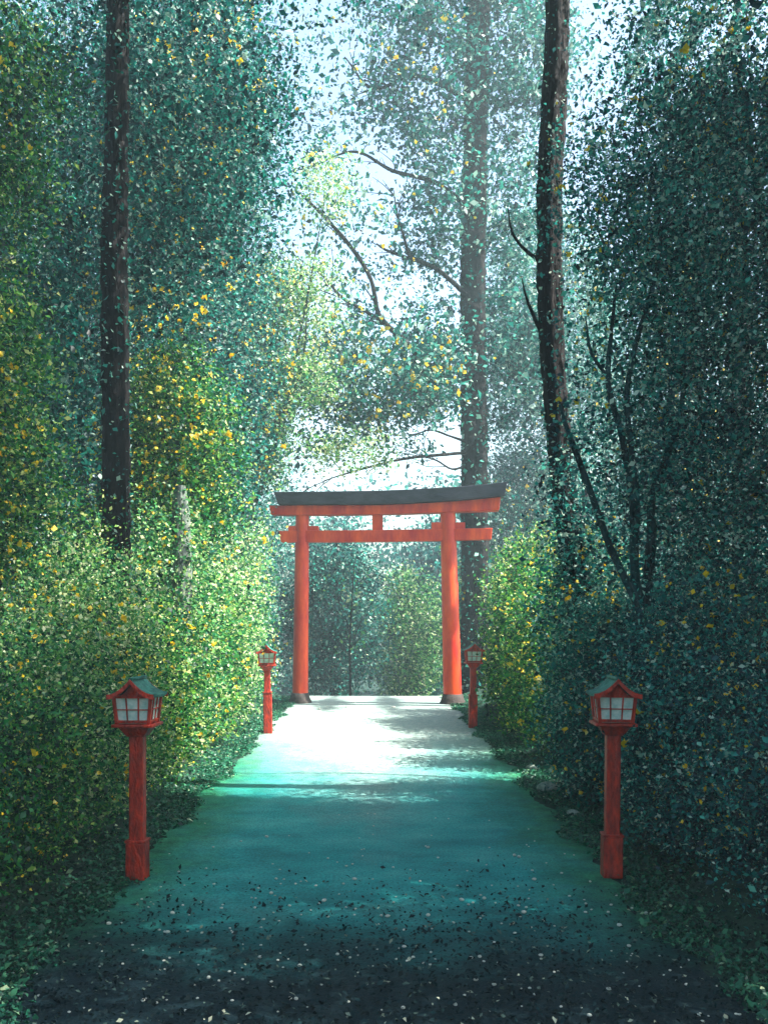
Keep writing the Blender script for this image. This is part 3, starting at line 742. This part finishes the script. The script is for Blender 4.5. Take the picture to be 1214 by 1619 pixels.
# ---- shrubs lining the path
SH = [
 # x, y, (rx, ry, rz), mat, size, n, tm, yellow, label
 (-3.05, 6.3, (.85, .8, .75), 'green', .036, 12000, .25, 40, 'dark green shrub at the bottom left corner of the picture'),
 (-2.95, 7.6, (.75, .75, .85), 'green', .036, 14000, .38, 60, 'green shrub at the foot of the near left lantern'),
 (-3.1, 9.0, (.85, .8, 1.05), 'lime', .040, 16000, .5, 70, 'pale yellow green shrub behind the near left lantern post'),
 (-2.95, 10.5, (.8, .85, 1.1), 'lime', .042, 15000, .55, 60, 'pale dotted shrub right of the near left lantern head'),
 (-3.9, 11.4, (.9, .8, 1.55), 'green', .046, 15000, .5, 60, 'rounded green shrub at the foot of the dark left trunk'),
 (-2.9, 12.4, (.8, .9, 1.2), 'green', .048, 13000, .55, 50, 'bright green shrub midway along the left path edge'),
 (-2.95, 14.3, (.85, .95, 1.35), 'lime', .052, 12000, .5, 45, 'yellowish shrub below the broken pale stump'),
 (-2.9, 16.3, (.8, .95, 1.3), 'green', .058, 10000, .5, 35, 'green shrub just in front of the small left lantern'),
 (-2.95, 18.6, (.9, 1.1, 1.5), 'lime', .064, 9000, .55, 30, 'pale green shrub directly behind the small left lantern'),
 (-3.0, 21.2, (.9, 1.2, 1.7), 'lime', .07, 8000, .6, 22, 'misty pale shrub between the small left lantern and the gate'),
 (-3.2, 24.0, (.95, 1.2, 2.0), 'teal', .078, 7000, .6, 16, 'blue green shrub against the left post of the gate'),
 (3.1, 6.6, (.8, .8, .8), 'navy', .036, 12000, .30, 30, 'almost black shrub at the bottom right corner of the picture'),
 (2.56, 11.3, (.48, .42, 1.25), 'teal', .044, 9000, .45, 25, 'upright teal shrub hiding the foot of the straight dark trunk on the right'),
 (2.72, 9.0, (.46, .42, 1.25), 'navy', .038, 10000, .42, 25, 'upright dark shrub at the foot of the multi stemmed tree'),
 (3.0, 8.1, (.75, .75, .95), 'navy', .036, 15000, .38, 45, 'dark blue shrub wrapped round the near right lantern post'),
 (3.3, 9.5, (.9, .8, 1.3), 'navy', .040, 16000, .42, 55, 'dark blue green shrub behind the near right lantern head'),
 (2.95, 10.9, (.8, .85, 1.15), 'teal', .043, 14000, .45, 60, 'teal shrub left of the near right lantern'),
 (4.2, 11.2, (1.0, .8, 1.7), 'navy', .045, 15000, .4, 55, 'tall dark shrub at the right edge beneath the multi stemmed tree'),
 (2.80, 12.2, (.85, .75, 1.7), 'teal', .048, 17000, .48, 60, 'teal shrub above the pale rocks on the right path edge'),
 (2.95, 14.6, (.85, .95, 1.4), 'green', .054, 11000, .42, 45, 'deep green shrub midway along the right path edge'),
 (3.0, 16.8, (.85, 1.0, 1.5), 'green', .06, 10000, .45, 45, 'yellow flecked green shrub in front of the small right lantern'),
 (3.0, 19.2, (.82, 1.1, 1.6), 'green', .066, 9000, .48, 35, 'green shrub directly behind the small right lantern'),
 (3.3, 22.0, (.85, 1.2, 1.7), 'green', .072, 8000, .45, 25, 'dark green shrub beside the right post of the gate'),
 (3.3, 30.0, (1.2, 1.0, 2.6), 'lime', .09, 6000, .55, 14, 'yellow green shrub glimpsed between gate post and black trunk'),
]
for i, (x, y, r, m, s, n, tm, ye, lab) in enumerate(SH):
    if x < 0 and y > 8: r = (r[0], r[1], r[2] * (1.2 + .25 * math.sin(i * 2.3))); n = int(n * 1.25)
    shrub((x, y), r, lab, m, s, n, 100 + i * 7, tm, ye)

# ---- moss verge, leaf litter, grit
rng = np.random.default_rng(61)
n = 70000
sgn = rng.choice([-1, 1], n); y = rng.uniform(5.0, 27, n)
x = sgn * (1.99 + np.abs(rng.normal(0.0, .32, n)) ** 1.0 - .16 * rng.beta(1, 3, n) + .09 * np.sin(y * 2.3 + sgn) + .05 * np.sin(y * 6.1 + sgn * 2))
pos = np.stack([x, y, np.maximum(ground_z(x, y), 0) + rng.uniform(.004, .045, n)], 1)
tag(leaves('moss_verge', pos, rng.choice([.02, .03, .045], n), np.clip(rng.normal(.45, .2, n), 0, 1), M['moss'], None, rng, 1.5), 'low green moss along both path edges', kind='stuff')
n = 11000
x = rng.uniform(-3.4, 3.4, n); y = 8.8 - 4.0 * rng.beta(2.7, 1.0, n) + .25 * np.sin(x * 2.1) + .1 * np.sin(x * 7)
pos = np.stack([x, y, np.maximum(ground_z(x, y), 0) + rng.uniform(.01, .03, n)], 1)
tag(leaves('leaf_litter', pos, np.full(n, .03), np.clip(rng.beta(1.2, 2.4, n), 0, 1), M['litter'], None, rng, 2.0), 'dark fallen leaf litter across the near end of the path', kind='stuff')

def pebble_mesh(seed, s):
    r = random.Random(seed)
    bm = bmesh.new(); bmesh.ops.create_icosphere(bm, subdivisions=2, radius=1)
    k = [Vector((r.gauss(0, 1), r.gauss(0, 1), r.gauss(0, 1))).normalized() for _ in range(5)]
    for v in bm.verts:
        d = v.co.normalized(); f = 1 + sum(.13 * max(0, d.dot(q)) for q in k) - .12 * max(0, d.dot(k[0])) ** 3
        v.co = Vector((d.x * f * s, d.y * f * s * .8, d.z * f * s * .55))
    me = bpy.data.meshes.new('pebble'); bm.to_mesh(me); bm.free()
    me.polygons.foreach_set('use_smooth', np.ones(len(me.polygons), bool))
    me.materials.append(M['stone'])
    return me
PM = [pebble_mesh(i, 1) for i in range(6)]
rng = np.random.default_rng(70)
def pebble(x, y, s, label, group):
    o = bpy.data.objects.new('pebble', PM[int(rng.integers(6))]); C.collection.objects.link(o)
    o.location = (x, y, .008 + s * .4); o.scale = (s, s, s); o.rotation_euler = (0, 0, rng.uniform(0, 6.28))
    tag(o, label, 'pebble', group)
for k in range(150):
    yy = 6.7 + 4.5 * rng.beta(1.0, 2.2); xx = rng.uniform(-1.8, 1.95)
    pebble(xx, yy, rng.choice([.008, .011, .017], p=[.5, .35, .15]), 'small pale pebble lying on the open teal path', 'pebbles on the open path')
for k in range(130):
    xx = rng.uniform(-2.4, 2.4); yy = 5.2 + 1.35 * rng.beta(1.5, 1.3)
    pebble(xx, yy, rng.choice([.006, .009, .013], p=[.5, .35, .15]), 'tiny pale pebble among the dark leaf litter at the near end of the path', 'pebbles in the leaf litter')
for (pxx, pyy, s) in ((622, 1120, .055), (548, 1119, .03), (505, 1122, .03), (592, 1122, .028), (530, 1128, .025), (560, 1112, .03)):
    yy = EYE * F / (pyy - VY)
    pebble((pxx - VX) * yy / F, yy, s, 'white stone on the bright path in front of the gate', 'stones in front of the gate')
for (pxx, pyy, s, lab) in ((866, 1252, .13, 'large pale mossy rock on the right path edge'), (842, 1218, .09, 'smaller mossy rock on the right path edge nearer the gate'),
                           (905, 1290, .07, 'small mossy rock on the right path edge toward the near lantern')):
    yy = EYE * F / (pyy - VY)
    me = pebble_mesh(int(pxx), s); me.materials.clear(); me.materials.append(M['rock'])
    o = bpy.data.objects.new('rock', me); C.collection.objects.link(o); o.location = ((pxx - VX) * yy / F, yy, s * .35)
    tag(o, lab, 'rock', 'rocks on the path edge')

# ------------------------------------------------------------------ haze
m, n, out = new_mat('haze')
pv = n.nodes.new('ShaderNodeVolumePrincipled')
pv.inputs['Density'].default_value = 0.0033
pv.inputs['Color'].default_value = (0.66, 0.91, 0.95, 1)
pv.inputs['Anisotropy'].default_value = 0.2
n.links.new(pv.outputs[0], out.inputs['Volume'])
bm = bmesh.new(); add_box(bm, (-75, -16, -5.0), (75, 116, 22)); hz = bm_obj('haze', bm, m); tag(hz, kind='stuff')
